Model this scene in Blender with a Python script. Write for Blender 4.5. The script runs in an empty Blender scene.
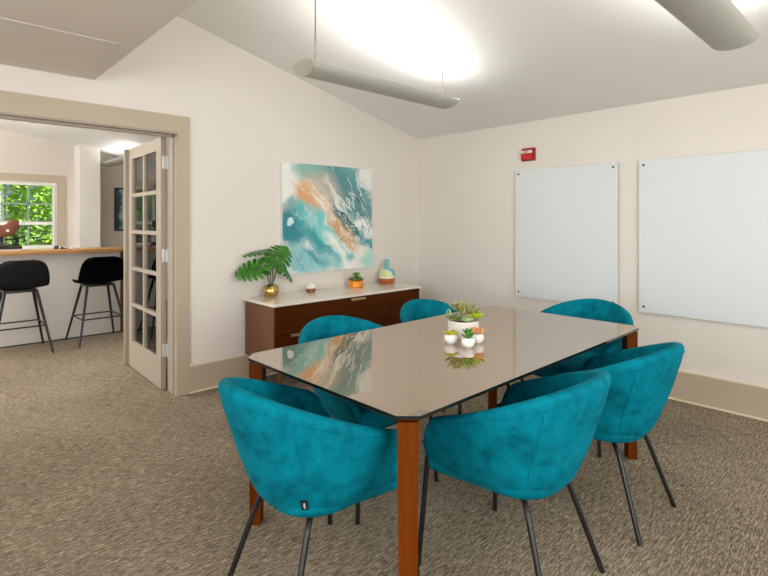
import bpy, bmesh, math, random
from mathutils import Vector, Matrix, Euler
random.seed(7)
S = bpy.context.scene
COL = S.collection
PI = math.pi

# ------------------------------------------------------------------ camera
YAW = 0.81763106
cam_d = bpy.data.cameras.new('camera')
cam_d.sensor_fit = 'HORIZONTAL'; cam_d.sensor_width = 36.0
cam_d.lens = 502.6284 * 36.0 / 768.0
cam_d.shift_y = -(288.0 - 221.108) / 768.0
cam_d.clip_start = 0.05
cam = bpy.data.objects.new('camera', cam_d); COL.objects.link(cam)
cam.location = (-4.11605, -3.83217, 1.31849)
cam.rotation_euler = (PI / 2, 0, YAW - PI / 2)
S.camera = cam

# ------------------------------------------------------------------ view, sky, lights
S.view_settings.view_transform = 'Standard'
S.view_settings.look = 'None'
S.view_settings.gamma = 1.0
S.view_settings.exposure = 0.0
S.view_settings.use_curve_mapping = False

W = bpy.data.worlds.new('World'); S.world = W; W.use_nodes = True
wn = W.node_tree; bg = wn.nodes['Background']
sky = wn.nodes.new('ShaderNodeTexSky'); sky.sky_type = 'HOSEK_WILKIE'
sky.sun_direction = (0.35, -0.5, 0.8); sky.turbidity = 3.0
wn.links.new(sky.outputs['Color'], bg.inputs['Color'])
bg.inputs['Strength'].default_value = 1.6

def lamp(name, kind, loc, energy, color=(1, 1, 1), rot=(0, 0, 0), size=None, size_y=None, angle=None):
    d = bpy.data.lights.new(name, kind); d.energy = energy; d.color = color
    if size is not None:
        d.shape = 'RECTANGLE'; d.size = size; d.size_y = size_y
    if angle is not None: d.angle = angle
    o = bpy.data.objects.new(name, d); COL.objects.link(o)
    o.location = loc; o.rotation_euler = rot
    return o
sun_o = lamp('sun', 'SUN', (0, -3, 8), 16.0, (1.0, 0.97, 0.90), angle=0.02)
sun_o.rotation_euler = Vector((-0.35, 0.5, -0.8)).to_track_quat('-Z', 'Y').to_euler()
# added fill at unseen wall openings behind the camera, in place of daylight
lamp('near_opening_fill', 'AREA', (-3.6, -6.15, 1.5), 118, (0.97, 0.985, 1.0), (PI / 2, 0, 0), 3.4, 1.6)
# added upward fill for the ceiling; no pendant hangs at this spot
lamp('rear_ceiling_fill', 'AREA', (-1.74, -5.05, 2.2), 14, (1.0, 0.99, 0.97), (PI, 0, 0), 1.3, 0.2)
lamp('outer_opening_fill', 'AREA', (-6.55, -3.2, 1.45), 88, (0.97, 0.985, 1.0), (PI / 2, 0, -PI / 2), 3.2, 1.5)  # added fill at the outer wall's unseen opening
# unseen fill lights added to brighten the next room
lamp('next_room_ceiling_fill', 'AREA', (-4.4, 2.3, 2.1), 105, (1.0, 0.985, 0.96), (PI, 0, 0), 1.6, 1.6)
lamp('next_room_side_fill', 'AREA', (-6.5, 2.2, 1.5), 105, (0.98, 0.99, 1.0), (PI / 2, 0, -PI / 2), 3.0, 1.6)  # added side fill; the wall behind it has no window

LAMP_STRENGTH = 9.5

# ------------------------------------------------------------------ materials
def lin(c):
    return tuple((x / 255 / 12.92 if x / 255 <= 0.04045 else ((x / 255 + 0.055) / 1.055) ** 2.4) for x in c)
class NT:
    def __init__(s, name):
        s.m = bpy.data.materials.new(name); s.m.use_nodes = True
        s.t = s.m.node_tree; s.b = s.t.nodes['Principled BSDF']
    def n(s, kind, **kw):
        o = s.t.nodes.new('ShaderNode' + kind)
        for k, v in kw.items(): setattr(o, k, v)
        return o
    def l(s, a, b): s.t.links.new(a, b)
    def set(s, **kw):
        for k, v in kw.items():
            s.b.inputs[k.replace('_', ' ')].default_value = v
    def math(s, op, a, b=None, c=None, clamp=False):
        o = s.n('Math', operation=op); o.use_clamp = clamp
        for i, x in enumerate((a, b, c)):
            if x is None: continue
            if isinstance(x, (int, float)): o.inputs[i].default_value = x
            else: s.l(x, o.inputs[i])
        return o.outputs[0]
    def mix(s, fac, a, b):
        o = s.n('Mix', data_type='RGBA')
        for idx, x in ((0, fac), (6, a), (7, b)):
            if isinstance(x, (int, float)): o.inputs[idx].default_value = x
            elif isinstance(x, tuple): o.inputs[idx].default_value = (*x[:3], 1)
            else: s.l(x, o.inputs[idx])
        return o.outputs[2]
    def coord(s, scale=(1, 1, 1), rot=(0, 0, 0), kind='Object'):
        tc = s.n('TexCoord'); mp = s.n('Mapping')
        mp.inputs['Scale'].default_value = scale; mp.inputs['Rotation'].default_value = rot
        s.l(tc.outputs[kind], mp.inputs['Vector']); return mp.outputs[0]
    def noise(s, vec, scale, detail=3, rough=0.5, out='Fac'):
        o = s.n('TexNoise'); o.inputs['Scale'].default_value = scale
        o.inputs['Detail'].default_value = detail; o.inputs['Roughness'].default_value = rough
        s.l(vec, o.inputs['Vector']); return o.outputs[out]
    def ramp(s, fac, stops):
        o = s.n('ValToRGB'); e = o.color_ramp.elements
        e[0].position, e[0].color = stops[0][0], (*stops[0][1], 1)
        e[1].position, e[1].color = stops[-1][0], (*stops[-1][1], 1)
        for p, c in stops[1:-1]:
            x = e.new(p); x.color = (*c, 1)
        s.l(fac, o.inputs[0]); return o.outputs[0]
    def bump(s, h, strength=0.2, dist=0.01):
        o = s.n('Bump'); o.inputs['Strength'].default_value = strength; o.inputs['Distance'].default_value = dist
        s.l(h, o.inputs['Height']); s.l(o.outputs[0], s.b.inputs['Normal'])
def plain(name, rgb, rough=0.5, metal=0.0, var=0.04, scale=30, **kw):
    a = NT(name); c = lin(rgb)
    f = a.noise(a.coord(), scale)
    a.l(a.mix(f, tuple(x * (1 - var) for x in c), tuple(min(1, x * (1 + var)) for x in c)), a.b.inputs['Base Color'])
    a.set(Roughness=rough, Metallic=metal, **kw)
    return a.m
def paint(name, rgb, rough=0.6):
    a = NT(name); c = lin(rgb); v = a.coord()
    f = a.noise(v, 2.5)
    a.l(a.mix(f, tuple(x * 0.985 for x in c), tuple(min(1, x * 1.015) for x in c)), a.b.inputs['Base Color'])
    a.set(Roughness=rough); a.bump(a.noise(v, 260), 0.05, 0.002)
    return a.m
def wood(name, dark, light, axis='Z', rough=0.35, scale=9, coat=0.0):
    a = NT(name); k = {'X': (0.08, 1, 1), 'Y': (1, 0.08, 1), 'Z': (1, 1, 0.08)}[axis]
    v = a.coord(k)
    f = a.noise(v, scale, 5, 0.6); g = a.noise(v, scale * 9, 3, 0.6)
    h = a.math('ADD', a.math('MULTIPLY', f, 0.7), a.math('MULTIPLY', g, 0.3))
    a.l(a.ramp(h, [(0.3, lin(dark)), (0.72, lin(light))]), a.b.inputs['Base Color'])
    a.set(Roughness=rough, Coat_Weight=coat, Coat_Roughness=0.15); a.bump(g, 0.06, 0.002)
    return a.m

M = {}
M['wall'] = paint('warm_white_wall_paint', (228, 221, 212))
M['ceiling'] = paint('ceiling_paint', (236, 235, 231))
M['soffit'] = paint('soffit_paint', (226, 217, 207))
M['trim'] = paint('greige_trim_paint', (186, 171, 149), 0.4)
M['shoe'] = paint('cream_trim_highlight_paint', (228, 212, 186), 0.5)
M['doorp'] = paint('greige_door_paint', (164, 152, 137), 0.35)
M['white'] = plain('white_plastic', (232, 230, 224), 0.4)
M['hall'] = paint('next_room_paint', (214, 206, 196))
M['column'] = paint('column_paint', (230, 226, 220))

def carpet():
    a = NT('grey_brown_loop_carpet')
    v = a.coord((15, 130, 1)); v2 = a.coord((40, 230, 1)); v3 = a.coord((1, 1, 1)); v4 = a.coord((130, 330, 1))
    n1 = a.noise(v, 1.0, 4, 0.65); n2 = a.noise(v2, 1.0, 3, 0.6); n3 = a.noise(v3, 1.1, 3); n4 = a.noise(v4, 1.0, 2)
    h = a.math('ADD', a.math('MULTIPLY', n1, 0.42), a.math('MULTIPLY', n2, 0.43))
    h = a.math('ADD', h, a.math('MULTIPLY', n4, 0.25))
    h = a.math('ADD', h, a.math('MULTIPLY', a.math('SUBTRACT', n3, 0.5), 0.12))
    c = a.ramp(h, [(0.40, lin((54, 47, 37))), (0.48, lin((98, 87, 72))), (0.555, lin((132, 119, 100))), (0.65, lin((184, 170, 149)))])
    a.l(c, a.b.inputs['Base Color']); a.set(Roughness=0.95, Specular_IOR_Level=0.1)
    a.bump(h, 0.4, 0.005)
    return a.m
M['carpet'] = carpet()

def velvet():
    a = NT('teal_velvet')
    v = a.coord()
    f = a.noise(v, 8.0, 5, 0.68); g = a.noise(v, 22.0, 3, 0.6)
    h = a.math('ADD', a.math('MULTIPLY', f, 0.65), a.math('MULTIPLY', g, 0.35))
    c = a.ramp(h, [(0.32, lin((0, 76, 90))), (0.46, lin((0, 106, 123))), (0.58, lin((0, 120, 139))), (0.72, lin((2, 146, 165)))])
    a.l(c, a.b.inputs['Base Color'])
    a.set(Roughness=0.75, Specular_IOR_Level=0.06, Sheen_Weight=0.06, Sheen_Roughness=0.35)
    a.b.inputs['Sheen Tint'].default_value = (0.05, 0.85, 0.95, 1)
    a.bump(g, 0.08, 0.004)
    return a.m
M['velvet'] = velvet()
M['black_metal'] = plain('black_powder_coated_steel', (22, 19, 18), 0.35, 0.0)
M['tag'] = plain('black_woven_tag', (18, 18, 22), 0.7)
M['tagmark'] = plain('white_tag_print', (220, 220, 220), 0.7)
M['table_wood'] = wood('amber_brown_table_wood', (72, 29, 0), (114, 54, 6), 'Z', 0.42, 8)
M['table_wood'].node_tree.nodes['Principled BSDF'].inputs['Specular IOR Level'].default_value = 0.08
M['cred_wood'] = wood('dark_walnut_front', (56, 22, 1), (90, 42, 6), 'X', 0.5, 7)
M['cred_wood'].node_tree.nodes['Principled BSDF'].inputs['Specular IOR Level'].default_value = 0.08
M['cred_side'] = wood('walnut_side', (84, 46, 16), (120, 74, 34), 'Z', 0.45, 8)
def glass_top():
    a = NT('smoked_brown_glass')
    f = a.noise(a.coord(), 3)
    a.l(a.mix(f, lin((124, 92, 44)), lin((130, 98, 49))), a.b.inputs['Base Color'])
    a.set(Roughness=0.012, IOR=6.0, Specular_IOR_Level=0.5)
    return a.m
M['glass_top'] = glass_top()
M['glass_edge'] = plain('dark_green_glass_edge', (14, 26, 24), 0.08)
def pane():
    a = NT('clear_window_glass')
    a.l(a.mix(a.noise(a.coord(), 3), (0.97, 0.98, 0.975), (0.985, 0.99, 0.985)), a.b.inputs['Base Color'])
    a.set(Roughness=0.0, IOR=1.45, Transmission_Weight=1.0)
    tr = a.n('BsdfTransparent'); gl = a.n('BsdfGlossy'); gl.inputs['Roughness'].default_value = 0.0
    fr = a.n('Fresnel'); fr.inputs['IOR'].default_value = 1.55
    mx = a.n('MixShader'); a.l(fr.outputs[0], mx.inputs[0]); a.l(tr.outputs[0], mx.inputs[1]); a.l(gl.outputs[0], mx.inputs[2])
    a.l(mx.outputs[0], a.t.nodes['Material Output'].inputs['Surface'])
    return a.m
M['pane'] = pane()
M['board'] = plain('white_glass_board', (218, 224, 224), 0.45, var=0.005, scale=2)
M['board_edge'] = plain('pale_green_glass_edge', (205, 214, 205), 0.2)
M['standoff'] = plain('dark_steel_standoff', (62, 60, 58), 0.35, 0.7)
M['quartz'] = plain('white_quartz', (232, 224, 212), 0.12, var=0.02, scale=6)
M['gold'] = plain('brushed_gold', (206, 178, 104), 0.22, 1.0, var=0.12, scale=18)
M['brass'] = plain('pale_brass_pull', (206, 176, 128), 0.35, 0.8)
M['steel'] = plain('satin_hinge_steel', (206, 206, 204), 0.4, 0.35)
M['lamp_body'] = plain('grey_lamp_housing', (176, 176, 166), 0.5, 0.1)
M['lamp_cap'] = plain('grey_lamp_end_cap', (176, 174, 160), 0.5)
M['cable'] = plain('steel_cable', (140, 136, 126), 0.4, 0.6)
def emit(name, rgb, strength):
    a = NT(name); a.l(a.mix(a.noise(a.coord(), 4), rgb, rgb), a.b.inputs['Base Color'])
    a.b.inputs['Emission Color'].default_value = (*rgb, 1); a.set(Emission_Strength=strength)
    return a.m
M['diffuser_next'] = emit('lit_lamp_diffuser_next_room', (1.0, 0.985, 0.96), 2.0)
M['diffuser'] = emit('lit_lamp_diffuser', (1.0, 0.99, 0.965), LAMP_STRENGTH)
M['red'] = plain('red_alarm_plastic', (206, 22, 14), 0.3)
M['dred'] = plain('dark_red_alarm_plastic', (150, 14, 10), 0.4)
M['strobe'] = plain('frosted_strobe_lens', (240, 222, 208), 0.2)
M['ceramic'] = plain('white_ceramic', (236, 232, 226), 0.45, var=0.02)
M['ceramic_grey'] = plain('pale_grey_ceramic', (222, 216, 208), 0.6, var=0.03)
M['soil'] = plain('dark_soil', (50, 38, 28), 0.95, var=0.4, scale=120)
M['orange'] = plain('orange_glazed_ceramic', (240, 142, 12), 0.3)
M['terracotta'] = plain('bare_terracotta', (178, 96, 38), 0.55, var=0.1, scale=50)
M['roundwood'] = wood('light_brown_wood', (120, 66, 26), (170, 104, 50), 'X', 0.5, 20)
def leafm(name, d, l, scale=40, rough=0.45, trans=0.0):
    a = NT(name)
    a.l(a.ramp(a.noise(a.coord(), scale, 3), [(0.3, lin(d)), (0.7, lin(l))]), a.b.inputs['Base Color'])
    a.set(Roughness=rough)
    return a.m
M['monstera'] = leafm('monstera_leaf', (18, 78, 10), (70, 140, 30), 22, 0.32)
M['stem'] = leafm('brown_green_stem', (52, 48, 20), (84, 78, 36), 30)
M['succ_dark'] = leafm('grey_green_succulent', (70, 90, 50), (168, 178, 116))
M['succ_lime'] = leafm('lime_succulent', (140, 168, 14), (206, 220, 52))
M['succ_pale'] = leafm('pale_green_succulent', (120, 160, 80), (196, 214, 150))
M['succ_olive'] = leafm('olive_succulent', (100, 106, 50), (196, 192, 130))
M['succ_yellow'] = leafm('yellow_green_succulent', (150, 150, 8), (206, 200, 40))
M['succ_green'] = leafm('green_succulent', (30, 96, 24), (110, 170, 60))
M['succ_orange'] = leafm('orange_succulent', (226, 136, 64), (246, 196, 132))
M['black_fabric'] = plain('black_stool_fabric', (30, 30, 32), 0.85, var=0.2, scale=200)
M['oak'] = wood('oak_bar_top', (158, 106, 52), (206, 158, 96), 'X', 0.4, 7)
M['darkwood'] = wood('dark_brown_end_trim', (58, 34, 18), (84, 54, 30), 'Z', 0.5, 8)
M['bar'] = paint('bar_front_paint', (206, 200, 194))
M['sash'] = plain('white_window_sash', (238, 238, 234), 0.4)
M['muntin'] = plain('grey_green_window_grid', (150, 170, 160), 0.5)
M['brown_leather'] = plain('reddish_brown_carved_wood', (124, 74, 52), 0.5, var=0.15, scale=12)
M['darkbook'] = plain('black_book_cover', (30, 26, 24), 0.5)
M['paper'] = plain('book_pages', (220, 214, 200), 0.8)
M['foliage'] = leafm('sunlit_tree_leaves', (70, 150, 20), (190, 226, 60), 5.0, 0.5)
M['foliage2'] = leafm('dark_shrub_leaves', (40, 84, 34), (120, 160, 70), 4.0, 0.5)
M['bark'] = plain('brown_bark', (84, 66, 50), 0.9, var=0.3, scale=20)
M['grass'] = plain('ground_outside', (96, 110, 66), 0.95, var=0.3, scale=6)
M['rail'] = plain('dark_iron_railing', (44, 50, 54), 0.5)
M['frame_dark'] = plain('black_picture_frame', (40, 42, 40), 0.4)

def painting(name):
    a = NT(name)
    tc = a.n('TexCoord'); sep = a.n('SeparateXYZ'); base = tc.outputs['Object']
    def warp(scale, amt, src):
        vs = a.n('VectorMath', operation='SUBTRACT'); a.l(a.noise(src, scale, 5, 0.6, 'Color'), vs.inputs[0]); vs.inputs[1].default_value = (0.5, 0.5, 0.5)
        vm = a.n('VectorMath', operation='SCALE'); a.l(vs.outputs[0], vm.inputs[0]); vm.inputs['Scale'].default_value = amt
        va = a.n('VectorMath', operation='ADD'); a.l(src, va.inputs[0]); a.l(vm.outputs[0], va.inputs[1]); return va.outputs[0]
    w1 = warp(2.6, 0.26, base); w2 = warp(7.0, 0.10, w1)
    a.l(w2, sep.inputs[0]); u, v = sep.outputs['X'], sep.outputs['Z']
    fine = a.math('SUBTRACT', a.noise(w1, 9.0, 8, 0.66), 0.5)
    col = lin((236, 238, 232))
    def blob(col, cx, cy, sx, sy, rot, rgb, k=1.0, soft=0.5, rag=0.9):
        cr, sr = math.cos(math.radians(rot)), math.sin(math.radians(rot))
        du = a.math('SUBTRACT', u, cx - 0.5); dv = a.math('SUBTRACT', v, cy - 0.5)
        p1 = a.math('ADD', a.math('MULTIPLY', du, cr / sx), a.math('MULTIPLY', dv, sr / sx))
        q1 = a.math('ADD', a.math('MULTIPLY', du, -sr / sy), a.math('MULTIPLY', dv, cr / sy))
        r = a.math('SQRT', a.math('ADD', a.math('MULTIPLY', p1, p1), a.math('MULTIPLY', q1, q1)))
        d = a.math('ADD', r, a.math('MULTIPLY', fine, rag))
        f = a.math('ADD', a.math('DIVIDE', a.math('SUBTRACT', 1.0, d), soft), 0.5, clamp=True)
        f = a.math('MULTIPLY', a.math('SMOOTH_MIN', f, 1.0, 0.1), k, clamp=True)
        return a.mix(f, col, lin(rgb))
    for b in [(0.42, 0.95, 0.30, 0.15, 0, (128, 186, 176)), (0.72, 0.72, 0.46, 0.27, -52, (104, 164, 164), 1.0, 0.35),
              (0.82, 0.66, 0.36, 0.10, -55, (84, 140, 146), 0.8, 0.5), (0.60, 0.84, 0.28, 0.06, -55, (80, 140, 142), 0.7, 0.5),
              (0.98, 0.92, 0.13, 0.12, -50, (236, 238, 232), 1.0, 0.6), (0.42, 0.77, 0.22, 0.14, -25, (206, 186, 162), 0.8, 0.9),
              (0.24, 0.66, 0.20, 0.13, -48, (226, 184, 140), 1.0, 0.5), (0.22, 0.68, 0.13, 0.06, -45, (220, 164, 112), 0.8, 0.6),
              (0.20, 0.53, 0.24, 0.06, -20, (220, 224, 208), 0.8, 0.8),
              (0.08, 0.46, 0.16, 0.17, -30, (28, 128, 138), 1.0, 0.6), (0.40, 0.37, 0.36, 0.12, -40, (112, 202, 200), 1.0, 0.6),
              (0.36, 0.30, 0.28, 0.05, -38, (36, 148, 158), 0.9, 0.8), (0.12, 0.34, 0.10, 0.08, 0, (40, 140, 152), 0.8, 0.9),
              (0.20, 0.13, 0.26, 0.15, -10, (150, 206, 210), 1.0, 0.5), (0.34, 0.16, 0.16, 0.035, -42, (60, 150, 164), 0.8, 0.9),
              (0.62, 0.15, 0.28, 0.055, -56, (238, 244, 236), 1.0, 0.5), (0.50, 0.10, 0.12, 0.10, -50, (110, 192, 194), 0.7, 0.7),
              (0.44, 0.62, 0.14, 0.04, -55, (232, 196, 158), 0.9, 0.5), (0.36, 0.64, 0.12, 0.018, -60, (246, 240, 228), 0.9, 0.6),
              (0.68, 0.35, 0.32, 0.06, -43, (214, 168, 124), 1.0, 0.4), (0.92, 0.40, 0.13, 0.09, -35, (240, 244, 240), 1.0, 0.4, 1.4),
              (0.64, 0.50, 0.20, 0.035, -42, (104, 104, 84), 0.8, 0.6), (0.72, 0.46, 0.34, 0.020, -42, (12, 92, 94), 1.0, 0.5),
              (0.95, 0.26, 0.14, 0.07, -42, (50, 150, 160), 1.0, 0.5), (0.88, 0.10, 0.10, 0.13, 0, (238, 232, 222), 1.0, 0.7),
              (0.74, 0.14, 0.06, 0.05, 0, (70, 178, 178), 0.8, 0.8), (0.97, 0.06, 0.10, 0.09, 0, (168, 220, 210), 0.9, 0.7), (0.055, 0.50, 0.035, 0.025, 0, (214, 236, 234), 1.0, 0.4, 0.3)]:
        col = blob(col, *b)
    def veins(col, ang, fl, fa, cx, cy, sx, sy, w, rgb, k):
        c, sn = math.cos(math.radians(ang)), math.sin(math.radians(ang))
        p1 = a.math('ADD', a.math('MULTIPLY', u, c), a.math('MULTIPLY', v, sn)); q1 = a.math('ADD', a.math('MULTIPLY', u, -sn), a.math('MULTIPLY', v, c))
        cb = a.n('CombineXYZ'); a.l(a.math('MULTIPLY', p1, fl), cb.inputs[0]); a.l(a.math('MULTIPLY', q1, fa), cb.inputs[1]); cb.inputs[2].default_value = ang * 0.37 + fa
        nn = a.noise(cb.outputs[0], 1.0, 5, 0.6)
        line = a.math('SUBTRACT', 1.0, a.math('DIVIDE', a.math('ABSOLUTE', a.math('SUBTRACT', nn, 0.5)), w), clamp=True)
        du = a.math('DIVIDE', a.math('SUBTRACT', u, cx - 0.5), sx); dv = a.math('DIVIDE', a.math('SUBTRACT', v, cy - 0.5), sy)
        reg = a.math('POWER', 2.718, a.math('MULTIPLY', a.math('ADD', a.math('MULTIPLY', du, du), a.math('MULTIPLY', dv, dv)), -1.0))
        f = a.math('MULTIPLY', a.math('MULTIPLY', line, a.math('MULTIPLY', reg, 1.6, clamp=True)), k, clamp=True)
        return a.mix(f, col, lin(rgb))
    col = veins(col, -55, 1.6, 7.5, 0.72, 0.72, 0.24, 0.36, 0.035, (244, 248, 244), 1.0)
    col = veins(col, -50, 2.5, 11.0, 0.86, 0.55, 0.16, 0.26, 0.03, (40, 92, 100), 0.8)
    col = veins(col, -50, 2.2, 9.0, 0.34, 0.64, 0.20, 0.16, 0.03, (246, 236, 222), 0.8)
    col = veins(col, -40, 3.0, 7.0, 0.22, 0.16, 0.25, 0.15, 0.018, (64, 130, 150), 0.7)
    col = veins(col, -45, 4.0, 14.0, 0.72, 0.34, 0.20, 0.16, 0.03, (250, 244, 232), 0.8)
    a.l(col, a.b.inputs['Base Color']); a.set(Roughness=0.35)
    return a.m
M['painting'] = painting('abstract_ocean_paint')
M['canvas'] = plain('canvas_edge', (226, 224, 216), 0.8)
def vase_paint():
    a = NT('teal_and_green_glaze')
    sep = a.n('SeparateXYZ'); tc = a.n('TexCoord')
    a.l(tc.outputs['Object'], sep.inputs[0])
    n = a.noise(tc.outputs['Object'], 9, 3)
    s = a.math('ADD', a.math('ADD', a.math('MULTIPLY', sep.outputs['X'], 5.5), a.math('MULTIPLY', sep.outputs['Z'], 5.0)), a.math('MULTIPLY', n, 0.35))
    c = a.ramp(s, [(0.30, lin((206, 214, 150))), (0.52, lin((214, 222, 160))), (0.60, lin((232, 240, 226))), (0.68, lin((120, 190, 186))), (0.95, lin((104, 176, 176)))])
    a.l(c, a.b.inputs['Base Color']); a.set(Roughness=0.35)
    return a.m
M['vase_glaze'] = vase_paint()
def small_picture():
    a = NT('abstract_blue_print'); sep = a.n('SeparateXYZ'); tc = a.n('TexCoord'); a.l(tc.outputs['Object'], sep.inputs[0])
    n = a.noise(tc.outputs['Object'], 5, 4)
    s = a.math('ADD', a.math('MULTIPLY', sep.outputs['X'], 1.6), a.math('ADD', a.math('MULTIPLY', n, 0.5), 0.55))
    a.l(a.ramp(s, [(0.25, lin((34, 48, 66))), (0.36, lin((44, 70, 88))), (0.42, lin((160, 190, 190))), (0.6, lin((214, 212, 200)))]), a.b.inputs['Base Color'])
    a.set(Roughness=0.4); return a.m
M['small_picture'] = small_picture()

# ------------------------------------------------------------------ mesh helpers
class MB:
    def __init__(s): s.bm = bmesh.new()
    def box(s, x0, y0, z0, x1, y1, z1, bev=0.0):
        r = bmesh.ops.create_cube(s.bm, size=1.0)
        vs = r['verts']
        for v in vs:
            v.co = Vector(((x0 + x1) / 2 + v.co.x * (x1 - x0), (y0 + y1) / 2 + v.co.y * (y1 - y0), (z0 + z1) / 2 + v.co.z * (z1 - z0)))
        if bev > 0:
            es = list({e for v in vs for e in v.link_edges})
            bmesh.ops.bevel(s.bm, geom=es, offset=bev, segments=2, affect='EDGES', profile=0.5)
        return s
    def prism(s, pts, z0, z1, bev=0.0, axis='Z'):
        """polygon pts extruded z0..z1 along an axis"""
        def P(a, b, c):
            return {'Z': (a, b, c), 'Y': (a, c, b), 'X': (c, a, b)}[axis]
        lo = [s.bm.verts.new(P(a, b, z0)) for a, b in pts]; hi = [s.bm.verts.new(P(a, b, z1)) for a, b in pts]
        n = len(pts); fs = [s.bm.faces.new(lo[::-1]), s.bm.faces.new(hi)]
        for i in range(n): fs.append(s.bm.faces.new((lo[i], lo[(i + 1) % n], hi[(i + 1) % n], hi[i])))
        if bev > 0:
            es = list({e for f in fs for e in f.edges})
            bmesh.ops.bevel(s.bm, geom=es, offset=bev, segments=2, affect='EDGES', profile=0.5)
        return s
    def tube(s, pts, r, n=8, r_end=None, caps=True):
        pts = [Vector(p) for p in pts]; rings = []
        up = Vector((0, 0, 1))
        for i, p in enumerate(pts):
            d = (pts[min(i + 1, len(pts) - 1)] - pts[max(i - 1, 0)]).normalized()
            a = d.cross(up)
            if a.length < 1e-3: a = d.cross(Vector((1, 0, 0)))
            a.normalize(); b = d.cross(a).normalized()
            rr = r if r_end is None else r + (r_end - r) * i / (len(pts) - 1)
            rings.append([s.bm.verts.new(p + a * rr * math.cos(2 * PI * k / n) + b * rr * math.sin(2 * PI * k / n)) for k in range(n)])
        for A, B in zip(rings, rings[1:]):
            for k in range(n): s.bm.faces.new((A[k], A[(k + 1) % n], B[(k + 1) % n], B[k]))
        if caps: s.bm.faces.new(rings[0][::-1]); s.bm.faces.new(rings[-1])
        return s
    def lathe(s, prof, n=32, c=(0, 0, 0)):
        rings = []
        for r, z in prof:
            if r < 1e-5: rings.append([s.bm.verts.new((c[0], c[1], c[2] + z))])
            else: rings.append([s.bm.verts.new((c[0] + r * math.cos(2 * PI * k / n), c[1] + r * math.sin(2 * PI * k / n), c[2] + z)) for k in range(n)])
        for A, B in zip(rings, rings[1:]):
            for k in range(n):
                k2 = (k + 1) % n
                f = [A[k % len(A)], A[k2 % len(A)], B[k2 % len(B)], B[k % len(B)]]
                f = list(dict.fromkeys(f))
                if len(f) > 2: s.bm.faces.new(f)
        return s
    def grid(s, rows, close_u=False):
        R = [[s.bm.verts.new(p) for p in row] for row in rows]
        for A, B in zip(R, R[1:]):
            n = len(A)
            for k in range(n if close_u else n - 1):
                s.bm.faces.new((A[k], A[(k + 1) % n], B[(k + 1) % n], B[k]))
        return R
    def done(s, name, mat, parent=None, loc=(0, 0, 0), rot=(0, 0, 0), smooth=40, mats=None, recalc=True):
        if recalc: bmesh.ops.recalc_face_normals(s.bm, faces=s.bm.faces)
        me = bpy.data.meshes.new(name); s.bm.to_mesh(me); s.bm.free()
        me.materials.append(mat)
        for m in mats or []: me.materials.append(m)
        if smooth:
            me.shade_smooth(); me.set_sharp_from_angle(angle=math.radians(smooth))
        o = bpy.data.objects.new(name, me); COL.objects.link(o)
        o.location = loc; o.rotation_euler = rot
        if parent is not None: o.parent = parent
        return o
def tag(o, label=None, cat=None, group=None, kind=None):
    if label: o['label'] = label
    if cat: o['category'] = cat
    if group: o['group'] = group
    if kind: o['kind'] = kind
    return o
def thing(name, label, cat, loc=(0, 0, 0), rz=0.0, group=None):
    o = bpy.data.objects.new(name, None); COL.objects.link(o)
    o.empty_display_size = 0.1; o.location = loc; o.rotation_euler = (0, 0, rz)
    return tag(o, label, cat, group)
def struct(o, label=None, cat=None): return tag(o, label, cat, None, 'structure')
def copy_tree(o, parent=None):
    kids = [k for k in bpy.data.objects if k.parent == o]
    c = o.copy(); COL.objects.link(c)
    if parent is not None: c.parent = parent
    for k in kids: copy_tree(k, c)
    return c
def base_origin(o, p):
    """move a mesh object's origin to p without moving the mesh"""
    o.data.transform(Matrix.Translation(-Vector(p))); o.location = p
    return o

def wall_slab(m, axis, c0, c1, a0, a1, z0, z1, holes):
    """wall between c0..c1 across its thickness, a0..a1 along, with rectangular holes (a,b,za,zb)"""
    xs = sorted({a0, a1, *[h[0] for h in holes], *[h[1] for h in holes]}); zs = sorted({z0, z1, *[h[2] for h in holes], *[h[3] for h in holes]})
    for x, X in zip(xs, xs[1:]):
        for z, Z in zip(zs, zs[1:]):
            mx, mz = (x + X) / 2, (z + Z) / 2
            if any(h[0] < mx < h[1] and h[2] < mz < h[3] for h in holes): continue
            if axis == 'X': m.box(x, c0, z, X, c1, Z)
            else: m.box(c0, x, z, c1, X, Z)
    bmesh.ops.remove_doubles(m.bm, verts=m.bm.verts, dist=1e-5)
    return m

# ------------------------------------------------------------------ setting: main room
YN, XL = -6.2, -6.6
WT = 0.17
DX0, DX1, DZ = -4.30, -2.663, 1.983
CS = -0.24                                              # ceiling slope per metre of X
def ceil_z(x): return 2.229 + CS * x
m = MB(); m.box(XL - 0.2, YN - 0.2, -0.1, 0.8, 5.0, 0)
struct(m.done('floor', M['carpet'], smooth=0))
m = MB(); wall_slab(m, 'X', 0, WT, XL, 0.0, 0, 3.3, [(DX0, DX1, 0, DZ)])
struct(m.done('wall_left', M['wall'], smooth=0))
m = MB(); m.box(0, YN, 0, 0.15, WT, 3.3)
struct(m.done('wall_right', M['wall'], smooth=0))
m = MB(); wall_slab(m, 'X', YN - 0.15, YN, XL, 0.15, 0, 3.3, [(-5.3, -1.9, 0.7, 2.2)])
struct(m.done('wall_near', M['wall'], smooth=0))
m = MB(); wall_slab(m, 'Y', XL - 0.15, XL, YN, WT, 0, 3.3, [(-4.8, -1.6, 0.7, 2.1)])
struct(m.done('wall_outer', M['wall'], smooth=0))
m = MB(); m.prism([(0.15, ceil_z(0.15)), (-3.30, ceil_z(-3.30)), (-3.30, ceil_z(-3.30) + 0.12), (0.15, ceil_z(0.15) + 0.12)], YN - 0.15, WT * 0.5, axis='Y')
struct(m.done('ceiling', M['ceiling'], smooth=0))
m = MB(); m.box(XL, YN, 2.275, -3.216, 0.0, 3.25)
struct(m.done('ceiling_soffit', M['soffit'], smooth=0))
m = MB(); m.box(XL - 0.15, YN - 0.15, 3.25, 0.8, 5.0, 3.4)
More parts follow.
